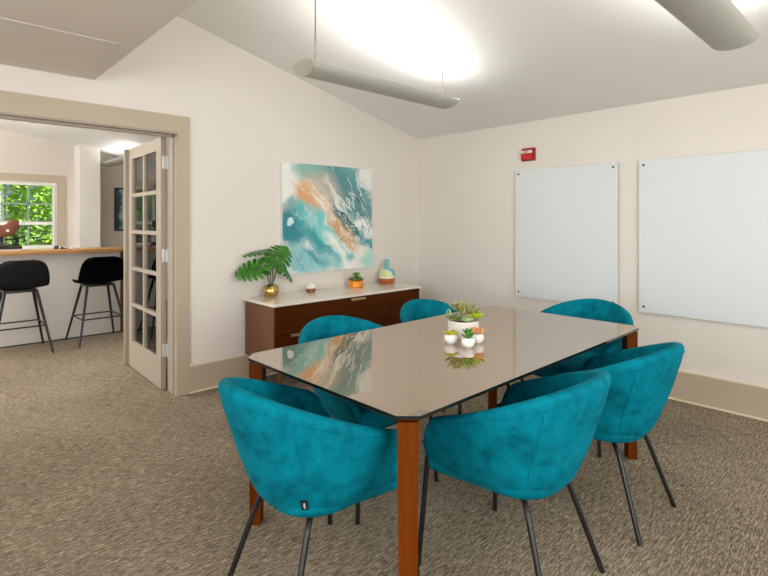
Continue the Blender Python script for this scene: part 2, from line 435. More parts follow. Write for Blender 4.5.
struct(m.done('ceiling_roof', M['ceiling'], smooth=0))
m = MB(); m.box(-4.55, -0.88, 2.2725, -3.305, -0.012, 2.2748)
tag(m.done('access_panel', M['soffit']), 'flat pale access panel set in the underside of the low ceiling box over the doorway', 'access panel')

# trim
ct = 0.018
m = MB(); m.box(DX1, -ct, 0, DX1 + 0.091, 0, DZ + 0.001); struct(m.done('trim_1', M['trim'], smooth=0))
m = MB(); m.box(DX0 - 0.091, -ct, DZ, DX1 + 0.091, 0, DZ + 0.129); struct(m.done('trim_2', M['trim'], smooth=0))
m = MB(); m.box(DX0 - 0.091, -ct, 0, DX0, 0, DZ + 0.001); struct(m.done('trim_3', M['trim'], smooth=0))
m = MB()   # jamb liners, stops and head
m.box(DX1 - 0.004, -ct + 0.004, 0, DX1 + 0.01, WT + 0.01, DZ); m.box(DX1 - 0.014, 0.05, 0, DX1 - 0.004, 0.10, DZ)
m.box(DX0 - 0.01, -ct + 0.004, 0, DX0 + 0.012, WT + 0.01, DZ)
m.box(DX0, -ct + 0.004, DZ - 0.012, DX1, WT + 0.01, DZ + 0.01); m.box(DX0, 0.05, DZ - 0.026, DX1, 0.10, DZ - 0.012)
struct(m.done('trim_4', M['doorp'], smooth=0))
m = MB(); m.box(DX1, WT, 0, DX1 + 0.091, WT + ct, DZ + 0.1); m.box(DX0 - 0.091, WT, DZ, DX1, WT + ct, DZ + 0.129)
struct(m.done('trim_5', M['trim'], smooth=0))
bz = 0.205
def baseboard(name, x0, y0, x1, y1, nx, ny, top):
    o = MB(); o.box(min(x0, x1 + nx * ct), min(y0, y1 + ny * ct), 0.012, max(x0, x1 + nx * ct) if nx == 0 else x0, max(y0, y1) , top)
    b = struct(o.done(name, M['trim'], smooth=0))
    o = MB(); o.box(min(x0, x1 + nx * ct), min(y0, y1 + ny * ct), top, max(x0, x1 + nx * ct) if nx == 0 else x0, max(y0, y1), top + 0.012, 0.003)
    o.done('cap', M['shoe'], b)  # lighter cream puts the highlight along the cap into its colour
    o = MB(); o.box(min(x0, x1 + nx * (ct + 0.008)), min(y0, y1 + ny * (ct + 0.008)), 0, max(x0, x1 + nx * ct) if nx == 0 else x0, max(y0, y1), 0.014, 0.003)
    o.done('shoe_moulding', M['shoe'], b)
baseboard('baseboard_left', DX1 + 0.091, 0, 0, 0, 0, -1, bz)
baseboard('baseboard_right', 0, YN, 0, 0, -1, 0, bz + 0.008)

# ------------------------------------------------------------------ setting: next room
YF = 4.8
def ceil2_z(x): return 2.03 - 0.216 * x
WX0, WX1, WZ0, WZ1 = -3.84, -2.58, 0.93, 1.88
m = MB(); wall_slab(m, 'X', YF, YF + 0.16, XL, 0.75, 0, 3.3, [(WX0, WX1, WZ0, WZ1), (-5.40, -4.14, WZ0, WZ1)])
struct(m.done('wall_far', M['hall'], smooth=0))
m = MB(); m.box(0.6, WT, 0, 0.75, YF, 3.3); struct(m.done('wall_far_right', M['hall'], smooth=0))
m = MB(); m.box(XL - 0.15, WT, 0, XL, YF, 3.3); struct(m.done('wall_far_left', M['hall'], smooth=0))
m = MB(); m.prism([(0.75, ceil2_z(0.75)), (XL, ceil2_z(-5.4)), (XL, 3.5), (0.75, ceil2_z(0.75) + 0.1)], WT * 0.5, YF + 0.16, axis='Y')
struct(m.done('ceiling_far', M['ceiling'], smooth=0))
m = MB(); m.box(-2.36, 4.45, 0, -2.095, YF, ceil2_z(-2.3) + 0.1); struct(m.done('column', M['column'], smooth=0))

m = MB(); m.box(XL, 4.45, 2.59, -3.19, YF, 3.2); struct(m.done('trim_6', M['column'], smooth=0))

def window(name, x0, x1):
    m = MB(); wall_slab(m, 'X', YF + 0.02, YF + 0.10, x0, x1, WZ0, WZ1, [(x0 + 0.045, x1 - 0.045, WZ0 + 0.04, 1.265), (x0 + 0.045, x1 - 0.045, 1.31, WZ1 - 0.05)])
    w = struct(m.done(name, M['sash'], smooth=0))
    m = MB(); c = 0.105
    m.box(x0 - c, YF - ct, WZ0 - 0.05, x0, YF, WZ1 + c); m.box(x1, YF - ct, WZ0 - 0.05, x1 + c, YF, WZ1 + c); m.box(x0, YF - ct, WZ1, x1, YF, WZ1 + c)
    m.done('casing', M['trim'], w, smooth=0)
    m = MB(); m.box(x0 - c, YF - 0.05, WZ0 - 0.02, x1 + c, YF + 0.02, WZ0 + 0.02, 0.004); m.done('sill', M['sash'], w)
    m = MB(); n = 4
    for i in range(1, n):
        x = x0 + 0.045 + (x1 - x0 - 0.09) * i / n; m.box(x - 0.011, YF + 0.05, WZ0 + 0.04, x + 0.011, YF + 0.065, WZ1 - 0.05)
    for z in (1.565,): m.box(x0 + 0.04, YF + 0.05, z - 0.009, x1 - 0.04, YF + 0.065, z + 0.009)
    m.done('grid', M['muntin'], w, smooth=0)
    m = MB(); m.box(x0 + 0.04, YF + 0.069, WZ0 + 0.03, x1 - 0.04, YF + 0.073, WZ1 - 0.04); m.done('pane', M['pane'], w, smooth=0)
    m = MB(); m.tube([(x1 - 0.02, YF + 0.012, WZ0 + 0.04), (x1 - 0.02, YF + 0.012, WZ1 - 0.04)], 0.004, 6)
    for k in range(26): m.lathe([(0, -0.007), (0.006, 0), (0, 0.007)], 8, (x1 - 0.02, YF + 0.012, WZ0 + 0.06 + k * 0.033))
    m.done('chain', M['trim'], w)
window('window_1', WX0, WX1); window('window_2', -5.40, -4.14)

# french door leaf, swung open into the next room
DW, DH, DT = 0.925, 1.965, 0.038
door = bpy.data.objects.new('door_1', None); COL.objects.link(door); struct(door)
door.location = (-2.708, 0.208, 0.008); door.rotation_euler = (0, 0, math.radians(-2.0))
# local: leaf along +Y, thickness along +X
gy0, gy1, gz0, gz1 = 0.115, 0.81, 0.235, 1.868
m = MB(); wall_slab(m, 'Y', 0, DT, 0, DW, 0, DH, [(gy0, gy1, gz0, gz1)]); m.done('leaf', M['doorp'], door, smooth=0)
m = MB(); ym = (gy0 + gy1) / 2
m.box(0.002, ym - 0.017, gz0, DT - 0.002, ym + 0.017, gz1)
for i in range(1, 5):
    z = gz0 + (gz1 - gz0) * i / 5
    m.box(0.002, gy0, z - 0.015, DT - 0.002, gy1, z + 0.015)
m.done('muntin_bars', M['doorp'], door, smooth=0)
for i in range(5):
    for j in range(2):
        z0 = gz0 + (gz1 - gz0) * i / 5; z1 = gz0 + (gz1 - gz0) * (i + 1) / 5; y0 = gy0 if j == 0 else ym; y1 = ym if j == 0 else gy1
        m = MB(); m.box(DT / 2 - 0.002, y0 + 0.004, z0 + 0.004, DT / 2 + 0.002, y1 - 0.004, z1 - 0.004); m.done('pane', M['pane'], door, smooth=0)
m = MB(); m.box(-0.034, DW - 0.012, 0, 0.0, DW + 0.022, DH, 0.003); m.done('astragal', M['doorp'], door)
for z in (0.25, 0.99, 1.72):
    m = MB(); m.box(0.008, -0.004, z, 0.037, 0.0, z + 0.1, 0.001); m.tube([(0.043, -0.006, z), (0.043, -0.006, z + 0.1)], 0.0065, 10)
    m.box(0.0425, -0.03, z, 0.0445, -0.004, z + 0.1)
    for q in (0.025, 0.05, 0.075): m.lathe([(0, 0.001), (0.004, 0.0), (0, -0.001)], 8, (0.02, -0.005, z + q))
    m.done('hinge', M['steel'], door)

# ------------------------------------------------------------------ pendants
def pendant(name, label, length, loc, rz, mount, cables, group, lit='diffuser'):
    """long almond-section uplight; local axis X, origin at its middle bottom"""
    t = thing(name, label, 'pendant light', loc, rz, group)
    w, dn, up = 0.104, 0.055, 0.028
    def sec(x, k=1.0, slant=0.0):
        pts = []
        for i in range(13): a = PI + PI * i / 12; pts.append((w * math.cos(a), dn * math.sin(a)))
        return [(x + slant * p[1] * 0, p[0] * k, 0.047 + p[1] * k) for p in pts]
    L = length / 2
    # slanted ends: bottom of the section is cut back
    def row(end):
        out = []
        for i in range(13):
            a = PI + PI * i / 12; y, z = w * math.cos(a), dn * math.sin(a)
            out.append((end * (L + 0.55 * z), y, 0.047 + z))
        return out
    A, B = row(-1), row(1)
    m = MB(); m.grid([A, B])
    inner = lambda R: [(p[0], p[1] * 0.965, 0.047 + (p[2] - 0.047) * 0.93) for p in R]
    m.grid([inner(A), inner(B)])
    m.done('housing', M['lamp_body'], t, smooth=60)
    for R, e in ((A, -1), (B, 1)):
        m = MB(); top = [(e * (L + 0.3 * up * math.sin(PI - PI * i / 12)), w * math.cos(PI - PI * i / 12) * -1, 0.047 + up * math.sin(PI * i / 12)) for i in range(1, 12)]
        loop = [(p[0] + e * 0.001, p[1], p[2]) for p in R] + [(p[0] + e * 0.001, p[1], p[2]) for p in top]
        f = m.bm.faces.new([m.bm.verts.new(p) for p in loop])
        ex = bmesh.ops.extrude_face_region(m.bm, geom=[f])
        for v in [g for g in ex['geom'] if isinstance(g, bmesh.types.BMVert)]: v.co.x += -e * 0.004
        m.done('end_cap', M['lamp_cap'], t, smooth=0)
    tp = lambda x: [(x, w * 0.93 * math.cos(PI * i / 8), 0.046 + 0.014 * math.sin(PI * i / 8)) for i in range(9)]
    m = MB(); m.grid([tp(-L + 0.02), tp(L - 0.02)]); m.done('diffuser', M[lit], t, smooth=60)
    for (cx, h) in cables:
        m = MB()
        m.tube([(cx, 0, 0.22), (cx, 0, h)], 0.0042, 8)
        for s in (-1, 1): m.tube([(cx, s * 0.001, 0.22), (cx, s * 0.007, 0.19), (cx, s * 0.008, 0.15), (cx, s * 0.003, 0.10), (cx, 0, 0.07)], 0.0016, 6) if h > 0.3 else m.tube([(cx, 0, 0.07), (cx, 0, h)], 0.0008, 6)
        m.done('cable', M['cable'], t)
        m = MB(); m.lathe([(0, -0.012), (0.035, -0.012), (0.045, -0.004), (0.045, 0.012), (0, 0.012)], 24, (cx, 0, h)); m.lathe([(0, -0.035), (0.006, -0.033), (0.008, -0.012), (0, -0.012)], 10, (cx, 0, h)); m.done('ceiling_mount', M['white'], t)
    return t
FZ = 2.195
def zc(x): return ceil_z(x) - FZ
pendant('pendant_light', 'slim grey uplight bar hung by wires, shown at full length, nearest the room corner', 1.36, (-1.755, -1.33, FZ), 0.0, None,
        [(-0.585, zc(-1.74 - 0.585)), (0.60, zc(-1.74 + 0.60))], 'suspended uplights in the meeting room')
pendant('pendant_light', 'grey uplight bar cut off by the top edge of the photo, at right', 1.36, (-1.735, -3.185, FZ), 0.0, None,
        [(-0.585, zc(-1.72 - 0.585)), (0.60, zc(-1.72 + 0.60))], 'suspended uplights in the meeting room')
FZ2 = 2.148
pendant('pendant_light', 'pale uplight bar in the next room, just left of the open glazed door', 1.3, (-1.965, 3.95, FZ2), PI / 2, None,
        [(0.20, ceil2_z(-1.965) - FZ2), (-0.5, ceil2_z(-1.965) - FZ2)], None, 'diffuser_next')

# ------------------------------------------------------------------ table
TH = 0.73
table = thing('dining_table', 'long meeting table with a smoked glass top, clipped corners and amber wood legs', 'table', (-2.107, -2.287, 0), math.radians(0.82))
TL, TW, TC = 1.901, 1.0, 0.052
def chamf(L, Wd, c):
    a, b = L / 2, Wd / 2
    return [(-a + c, -b), (a - c, -b), (a, -b + c), (a, b - c), (a - c, b), (-a + c, b), (-a, b - c), (-a, -b + c)]
m = MB(); m.prism(chamf(TL, TW, TC), TH - 0.012, TH, 0.0012)
g = m.done('tabletop', M['glass_top'], table, smooth=0, mats=[M['glass_edge']])
for p in g.data.polygons:
    if p.normal.z < 0.9: p.material_index = 1
m = MB(); m.prism(chamf(TL - 0.026, TW - 0.026, TC), TH - 0.020, TH - 0.0122); m.done('sub_frame', M['table_wood'], table, smooth=0)
for sx in (-1, 1):
    for sy in (-1, 1):
        cx, cy = sx * (TL / 2 - TC / 2), sy * (TW / 2 - TC / 2)
        n = Vector((sx, sy, 0)).normalized(); tng = Vector((-n.y, n.x, 0))
        m = MB(); rows = []
        for z, wd, dp in ((0.0, 0.024, 0.044), (0.004, 0.026, 0.047), (0.35, 0.030, 0.053), (TH - 0.022, 0.0325, 0.058)):
            o = Vector((cx, cy, z)) + n * (-0.004)
            rows.append([o + tng * wd, o - tng * wd, o - tng * wd - n * dp, o + tng * wd - n * dp])
        R = m.grid(rows, True); m.bm.faces.new(R[0]); m.bm.faces.new(R[-1][::-1])
        m.done('leg', M['table_wood'], table, smooth=0)
def arch(L, off, axis):
    z1, a = TH - 0.022, L / 2
    pts = [(-a, z1), (a, z1), (a, z1 - 0.034), (-a, z1 - 0.034)]
    m = MB(); m.prism(pts, off - 0.011, off + 0.011, 0.0, 'Y' if axis == 'X' else 'X'); m.done('apron', M['table_wood'], table, smooth=0)
for s in (-1, 1):
    arch(TL - 0.16, s * (TW / 2 - 0.105), 'X'); arch(TW - 0.16, s * (TL / 2 - 0.105), 'Y')

# ------------------------------------------------------------------ tub chairs
def make_chair(label):
    t = thing('tub_chair', label, 'chair', (0, 0, 0), 0, 'teal velvet tub chairs round the table')
    a, b, yf = 0.325, 0.345, 0.225
    HB, ZB = 0.792, 0.368
    def plan(s):
        """s in [-1,1] along the U from the right arm tip through the back to the left arm tip -> point, outward normal"""
        arc = PI / 2 * (a + b) / 2; tot = arc + yf; d = abs(s) * tot; sg = 1 if s >= 0 else -1
        if d < arc:
            p = d / arc * PI / 2; x, y = a * math.sin(p), -b * math.cos(p)
            n = Vector((math.sin(p) / a, -math.cos(p) / b, 0)).normalized()
        else:
            q = (d - arc); x, y = a - 0.26 * q * q / yf, q; n = Vector((1, 0.52 * q / yf, 0)).normalized()
        return Vector((sg * x, y, 0)), Vector((sg * n.x, n.y, 0))
    def rim(y, s):
        e = max(0.0, (y + b) / (b + yf)); h = HB - 0.212 * (e ** 0.97)
        q = max(0.0, (abs(s) - 0.90) / 0.10); h -= 0.075 * (1 - math.sqrt(max(0, 1 - q * q)))
        return h
    KW = [(0.0, 0.50), (0.012, 0.56), (0.04, 0.615), (0.10, 0.665), (0.22, 0.73), (0.42, 0.815), (0.65, 0.90), (0.85, 0.965), (1.0, 1.0)]
    def outer(s, w):
        p, n = plan(s); h = rim(p.y, s); lo = KW[0]
        for A, B in zip(KW, KW[1:]):
            if A[0] <= w <= B[0]: k = A[1] + (B[1] - A[1]) * (w - A[0]) / (B[0] - A[0]); break
        else: k = 1.0
        y = p.y * k if p.y < 0 else p.y
        if p.y > 0: k = k + (1 - k) * 0.45 * min(1, p.y / yf)
        return Vector((p.x * k, y, ZB + (h - 0.02 - ZB) * w))
    NS = 72; rows = []
    ss = [-1 + 2 * i / NS for i in range(NS + 1)]
    for s in ss:
        p, n = plan(s); h = rim(p.y, s); r = []
        for w, _ in KW: r.append(outer(s, w))
        T = 0.046
        for k in range(1, 6):
            an = PI * k / 6; r.append(Vector((p.x, p.y, 0)) + n * (-T / 2 + T / 2 * math.cos(an)) + Vector((0, 0, h - 0.02 + 0.02 * math.sin(an))))
        for w in (1.0, 0.7, 0.45, 0.28, 0.15):
            o = outer(s, w); off = T + 0.018 * (1 - w)
            r.append(Vector((o.x, o.y, 0)) - n * off + Vector((0, 0, h - 0.02 + (0.42 - h + 0.02) * (1 - w) / 0.85)))
        rows.append(r)
    # rounded arm fronts: shrink the last rings towards the section's middle
    def cap(r, fwd, k):
        c = sum(r, Vector()) / len(r); return [Vector((c.x + (p.x - c.x) * k, p.y + fwd, p.z if k > 0.9 else c.z + (p.z - c.z) * (0.5 + 0.5 * k))) for p in r]
    rows = [cap(rows[0], 0.016, 0.35), cap(rows[0], 0.012, 0.75)] + rows + [cap(rows[-1], 0.012, 0.75), cap(rows[-1], 0.016, 0.35)]
    m = MB(); R = m.grid(rows, True); m.bm.faces.new(R[0]); m.bm.faces.new(R[-1][::-1])
    m.done('back_shell', M['velvet'], t, smooth=80)
    # seat pad
    m = MB(); rr = []
    for z, k in ((0.362, 0.0), (0.362, 0.88), (0.367, 0.955), (0.39, 0.995), (0.42, 1.0), (0.445, 0.985), (0.462, 0.93), (0.47, 0.8), (0.474, 0.5), (0.475, 0.0)):
        ring = []
        for i in range(64):
            an = 2 * PI * i / 64; c, s = math.cos(an), math.sin(an)
            e = 0.75 if s < 0 else 0.75 - 0.47 * min(1.0, s * 1.6); x = math.copysign(abs(c) ** e, c) * 0.205 * k; y = math.copysign(abs(s) ** e, s) * (0.255 if s > 0 else 0.215) * k
            x *= 1 + 0.27 * max(0, y) / 0.25
            ring.append((x, y + 0.008, z))
        rr.append(ring)
    m.grid(rr, True); bmesh.ops.remove_doubles(m.bm, verts=m.bm.verts, dist=1e-5); m.done('seat', M['velvet'], t, smooth=60)
    # piping just under the rim, seams at the back corners
    m = MB(); m.tube([outer(s, 0.965) + plan(s)[1] * 0.0005 for s in ss if abs(s) < 0.97], 0.0042, 6); m.done('piping', M['velvet'], t)
    for sg in (-1, 1):
        m = MB(); m.tube([outer(sg * (0.36 + 0.02 * math.sin(w * 5)), w) for w in [i / 24 for i in range(1, 24)]], 0.0026, 6); m.done('seam', M['velvet'], t)
    # woven tag in the right back seam
    p0 = outer(0.365, 0.08); p1 = outer(0.365, 0.19); n = plan(0.365)[1]; tg = Vector((-n.y, n.x, 0))
    m = MB(); q = [p0 - tg * 0.014, p0 + tg * 0.008, p1 + tg * 0.008, p1 - tg * 0.014]
    fr = [v + n * 0.006 for v in q]; bk = [v - n * 0.002 for v in q]
    R = m.grid([bk, fr], True); m.bm.faces.new(R[0][::-1]); m.bm.faces.new(R[1]); tgo = m.done('fabric_tag', M['tag'], t, smooth=0)
    m = MB(); mid = [(p0 + (p1 - p0) * f + n * 0.0065 + tg * dx) for f, dx in ((0.2, -0.004), (0.35, 0.0), (0.45, -0.006), (0.6, 0.001), (0.7, -0.005), (0.85, -0.001))]
    m.tube(mid, 0.0012, 5); m.done('tag_print', M['tagmark'], tgo)
    for (x0, y0, x1, y1, x2, y2) in ((0.21, 0.215, 0.245, 0.24, 0.262, 0.255), (-0.21, 0.215, -0.245, 0.24, -0.262, 0.255), (0.10, -0.09, 0.145, -0.135, 0.205, -0.255), (-0.10, -0.09, -0.145, -0.135, -0.205, -0.255)):
        front = y0 > 0
        pts = [Vector((x0 * 1.1, y0 * 1.08, 0.42))] if front else [Vector((x0 * 0.4, y0 * 0.4, 0.362))]
        A, B, Cc = Vector((x0, y0, 0.362)), Vector((x1, y1, 0.350)), Vector((x1 + (x2 - x1) * 0.15, y1 + (y2 - y1) * 0.15, 0.30))
        for k in range(0 if front else 7):
            u = k / 6; pts.append(A * (1 - u) ** 2 + B * 2 * u * (1 - u) + Cc * u * u)
        pts.append(Vector((x2, y2, 0.0)))
        m = MB(); m.tube(pts, 0.0105, 10); m.done('leg', M['black_metal'], t)
    return t
chair_spots = [
    ((-3.045, -2.335), -PI / 2, 'teal velvet tub chair at the near left table end, its back to the viewer'),
    ((-2.435, -2.765), 0.02, 'teal velvet tub chair on the right long side, just right of the nearest table leg'),
    ((-1.755, -2.80), 0.0, 'teal velvet tub chair on the right long side, the one close to the right baseboard'),
    ((-2.44, -1.90), PI, 'teal velvet tub chair in front of the left drawers of the walnut sideboard'),
    ((-1.64, -1.83), PI, 'teal velvet tub chair before the right end of the walnut sideboard, behind the succulents'),
    ((-1.06, -2.345), PI / 2, 'teal velvet tub chair at the far end, its rim in front of the smaller whiteboard')]
proto = None
for (p, rz, lab) in chair_spots:
    c = make_chair(lab) if proto is None else copy_tree(proto)
    proto = proto or c
    c['label'] = lab; c.location = (p[0], p[1], 0); c.rotation_euler = (0, 0, rz)

# ------------------------------------------------------------------ sideboard
CH = 0.685
side = thing('sideboard', 'low walnut sideboard with a white stone top against the left wall', 'sideboard', (-1.315, -0.26, 0))
hx, y0, y1 = 0.815, -0.24, 0.24
m = MB(); m.box(-hx + 0.012, y0 + 0.022, 0.225, hx - 0.012, y1 - 0.01, CH - 0.02, 0.001); m.done('carcass', M['cred_side'], side, smooth=0)
m = MB(); m.box(-hx, y0, CH - 0.02, hx, y1 - 0.0, CH, 0.002); m.done('worktop', M['quartz'], side, smooth=0)
def front(name, xa, xb, za, zb, pull):
    m = MB(); m.box(xa + 0.002, y0 + 0.004, za + 0.002, xb - 0.002, y0 + 0.0215, zb - 0.002, 0.001); d = m.done(name, M['cred_wood'], side, smooth=0)
    if pull:
        c = (xa + xb) / 2
        m = MB(); m.box(c - 0.08, y0 - 0.014, zb - 0.006, c + 0.08, y0 + 0.006, zb - 0.002, 0.0008); m.box(c - 0.08, y0 - 0.014, zb - 0.024, c + 0.08, y0 - 0.010, zb - 0.002, 0.0008)
        m.done('pull', M['brass'], d)
    return d
xs = [-hx + 0.014, -0.385, 0.41, hx - 0.014]; zt = CH - 0.026
front('drawer', xs[0], xs[1], 0.448, zt, False); front('drawer', xs[0], xs[1], 0.23, 0.448, True)
front('drawer', xs[1], xs[2], 0.448, zt, True); front('drawer', xs[1], xs[2], 0.23, 0.448, False)
front('door', xs[2], xs[3], 0.23, zt, False)
for sx in (-1, 1):
    for yy in (y0 + 0.06, y1 - 0.06):
        m = MB(); m.lathe([(0, 0), (0.014, 0), (0.022, 0.225), (0, 0.225)], 14, (sx * (hx - 0.09), yy, 0)); m.done('leg', M['cred_side'], side)

# ------------------------------------------------------------------ succulents and pots
def leaf_fat(m, base, d, up, length, width, thick):
    """pointed fleshy leaf from base along d"""
    d = d.normalized(); sd = d.cross(up)
    if sd.length < 1e-4: sd = d.cross(Vector((1, 0, 0)))
    sd.normalize(); u = sd.cross(d).normalized(); rows = []
    for t, w in ((0, 0.35), (0.2, 0.72), (0.5, 1.0), (0.75, 0.82), (0.9, 0.45), (1.0, 0.06)):
        c = base + d * length * t + u * length * 0.16 * t * t
        rows.append([c + sd * width * w * math.cos(2 * PI * k / 6) + u * thick * w * math.sin(2 * PI * k / 6) for k in range(6)])
    R = m.grid(rows, True); m.bm.faces.new(R[0][::-1]); m.bm.faces.new(R[-1])
def rosette(m, c, r, n, el0, el1, width=0.2, thick=0.09, start=0.0, r0=0.35):
    for i in range(n):
        f = i / max(1, n - 1); an = start + i * 2.39996; el = math.radians(el0 + (el1 - el0) * f)
        L = r * (1.0 - (1 - r0) * f)
        d = Vector((math.cos(an) * math.cos(el), math.sin(an) * math.cos(el), math.sin(el)))
        leaf_fat(m, Vector(c), d, Vector((0, 0, 1)), L * random.uniform(0.9, 1.05), L * width, L * thick)
def on_table(x, y): return (-4.116 + (x + 4.116) * 1.035, -3.832 + (y + 3.832) * 1.035, TH + 0.0005)
t = thing('succulent_planter', 'wide white cylinder planter crowded with mixed succulents in the middle of the table', 'planter', on_table(-2.142, -2.296)); t.scale = (1.035,) * 3
m = MB(); m.lathe([(0, 0), (0.068, 0), (0.072, 0.004), (0.0765, 0.082), (0.0745, 0.084), (0.070, 0.078), (0.069, 0.06), (0, 0.06)], 40); m.done('pot', M['ceramic_grey'], t)
m = MB(); m.lathe([(0.0695, 0.062), (0.03, 0.074), (0, 0.076)], 24); m.done('soil', M['soil'], t)
Vr = Vector((math.sin(YAW), -math.cos(YAW), 0)); Vf = Vector((math.cos(YAW), math.sin(YAW), 0))
def pl(r, f, z): return tuple(Vr * r + Vf * f + Vector((0, 0, z)))
for nm, mat, spec in (('grey_green_rosette', 'succ_dark', [(pl(-0.045, -0.03, 0.085), 0.062, 22, 15, 75, 0.2, 0.08)]),
                      ('spiky_rosette', 'succ_olive', [(pl(0.012, 0.03, 0.105), 0.092, 30, 20, 80, 0.13, 0.06), (pl(0.045, 0.02, 0.11), 0.066, 22, 5, 80, 0.17, 0.07), (pl(-0.02, 0.04, 0.12), 0.075, 22, 25, 85, 0.15, 0.07), (pl(0.0, 0.0, 0.11), 0.06, 18, 20, 85, 0.16, 0.07)]),
                      ('pale_rosette', 'succ_pale', [(pl(0.012, -0.05, 0.083), 0.04, 20, 10, 80, 0.28, 0.12)]),
                      ('lime_rosette', 'succ_lime', [(pl(0.064, -0.01, 0.095), 0.05, 20, 5, 80, 0.3, 0.12)])):
    m = MB()
    for sp in spec: rosette(m, *sp[:5], width=sp[5], thick=sp[6])
    m.done(nm, M[mat], t, smooth=60)
m = MB()
for k in range(3): m.tube([Vector(pl(-0.055, 0.0, 0.09)) + Vr * (-0.03 * q) + Vector((0, 0, 0.05 * math.sin(q * 2.6) * (1 - 0.25 * k))) + Vf * 0.012 * (k - 1) for q in [i / 8 for i in range(9)]], 0.0016, 5)
m.done('curling_tendril', M['succ_pale'], t)
def mini(label, x, y, mat, nm, fn):
    t = thing('succulent_pot', label, 'small plant pot', on_table(x, y), 0, 'small white succulent pots on the table'); t.scale = (1.035,) * 3
    m = MB(); m.lathe([(0, 0), (0.017, 0), (0.027, 0.009), (0.0315, 0.022), (0.029, 0.036), (0.025, 0.042), (0.0225, 0.041), (0.021, 0.036), (0, 0.036)], 28); m.done('pot', M['ceramic'], t)
    m = MB(); fn(m); m.done(nm, M[mat], t, smooth=60)
def f_yellow(m):
    for k in range(9):
        a = k * 2.4; r = 0.0075 * math.sqrt(k); rosette(m, (r * math.cos(a), r * math.sin(a), 0.042), 0.024, 11, 10, 80, 0.34, 0.16, k)
def f_green(m):
    rosette(m, (0, 0, 0.042), 0.042, 10, 12, 70, 0.22, 0.12); 
    for z in (0.052, 0.064): rosette(m, (0, 0, z), 0.036, 9, 15, 80, 0.26, 0.14, z * 100)
    m.tube([(0, 0, 0.036), (0, 0, 0.07)], 0.004, 6)
def f_orange(m): rosette(m, (0, 0, 0.042), 0.056, 24, 12, 82, 0.13, 0.07)
mini('small white pot with a yellow-green succulent, the left one before the big planter', -2.285, -2.335, 'succ_yellow', 'yellow_rosettes', f_yellow)
mini('small white pot with an upright dark green succulent, the front one before the big planter', -2.285, -2.435, 'succ_green', 'green_succulent', f_green)
mini('small white pot with an orange spiky succulent, the right one before the big planter', -2.19, -2.415, 'succ_orange', 'orange_rosette', f_orange)

def on_side(x, y): return (x, y, CH + 0.0005)
# monstera
t = thing('potted_monstera', 'monstera with split leaves in a round gold pot on the left end of the sideboard', 'potted plant', on_side(-1.935, -0.125))
m = MB(); m.lathe([(0, 0), (0.04, 0), (0.054, 0.008), (0.066, 0.035), (0.068, 0.055), (0.062, 0.082), (0.05, 0.098), (0.045, 0.098), (0.046, 0.085), (0, 0.082)], 36); m.done('pot', M['gold'], t)
m = MB(); m.lathe([(0.047, 0.083), (0, 0.088)], 20); m.done('soil', M['soil'], t)
def monstera_leaf(base, tip, normal, width, stem_pts, lobes=6):
    base, tip = Vector(base), Vector(tip); ax = tip - base; L = ax.length; ax.normalize()
    n = Vector(normal); n = (n - ax * n.dot(ax)).normalized(); sd = ax.cross(n).normalized()
    def pt(u, v):
        """u along the midrib 0..1, v across -1..1"""
        w = width * (math.sin(PI * min(1, 0.12 + 0.88 * (u ** 0.75))) ** 0.5) * 1.0
        back = -0.28 * L * abs(v) ** 1.6 * (1 - u)
        z = -0.18 * width * v * v - 0.12 * L * u * u + 0.05 * width * abs(v)
        return base + ax * (L * u + back + 0.22 * L * abs(v) * u * (1 - u) * 1.6) + sd * (w * v) + n * z
    m = MB()
    for sg in (-1, 1):
        for k in range(lobes):
            u0 = k / lobes; u1 = (k + 1) / lobes; rows = []
            for j in range(7):
                v = j / 6; gap = 0.0 if v < 0.25 else 0.20 * ((v - 0.25) / 0.75)
                ua = u0 + (u1 - u0) * gap * (0 if k == 0 else 1); ub = u1 - (u1 - u0) * gap
                e = 1.0 if j < 6 else 0.98
                mid = (ua + ub) / 2
                if j == 6: ua, ub = ua + (mid - ua) * 0.55, ub - (ub - mid) * 0.55
                rows.append([pt(ua, sg * v * e), pt(mid, sg * v), pt(ub, sg * v * e)])
            m.grid(rows)
    bmesh.ops.remove_doubles(m.bm, verts=m.bm.verts, dist=1e-4)
    bmesh.ops.solidify(m.bm, geom=m.bm.faces[:], thickness=0.0012)
    lf = m.done('leaf', M['monstera'], t, smooth=60)
    m = MB(); m.tube(stem_pts + [base], 0.0042, 6); m.done('stem', M['stem'], t)
PX = lambda r, f, z: Vr * r + Vf * f + Vector((0, 0, z))
# photo-plane offsets (right of pot, towards back, above top)
LV = lambda x, y, z: Vector((x + 0.03, y, z))
monstera_leaf(LV(-0.138, -0.045, 0.26), LV(-0.345, 0.0, 0.208), (-0.40, -0.74, 0.52), 0.10, [LV(-0.042, 0, 0.085), LV(-0.055, 0, 0.16), LV(-0.10, -0.015, 0.215)])
monstera_leaf(LV(-0.079, -0.01, 0.390), LV(-0.272, 0.03, 0.372), (0.0, -0.22, 0.97), 0.07, [LV(-0.035, 0, 0.085), LV(-0.035, 0.0, 0.22), LV(-0.06, 0.0, 0.32)])
monstera_leaf(LV(-0.030, -0.045, 0.285), LV(0.150, 0.015, 0.425), (-0.51, -0.85, 0.12), 0.125, [LV(-0.025, 0, 0.085), LV(-0.02, -0.01, 0.18), LV(-0.025, -0.02, 0.25)])
monstera_leaf(LV(-0.004, -0.085, 0.315), LV(-0.165, -0.13, 0.262), (-0.4, -0.55, 0.7), 0.06, [LV(-0.02, 0, 0.085), LV(0.0, -0.02, 0.18), LV(0.0, -0.05, 0.27)])
monstera_leaf(LV(0.008, -0.065, 0.272), LV(0.207, -0.015, 0.12), (0.2, -0.75, 0.55), 0.06, [LV(-0.015, 0, 0.085), LV(-0.002, 0, 0.15), LV(0.0, -0.03, 0.21)])

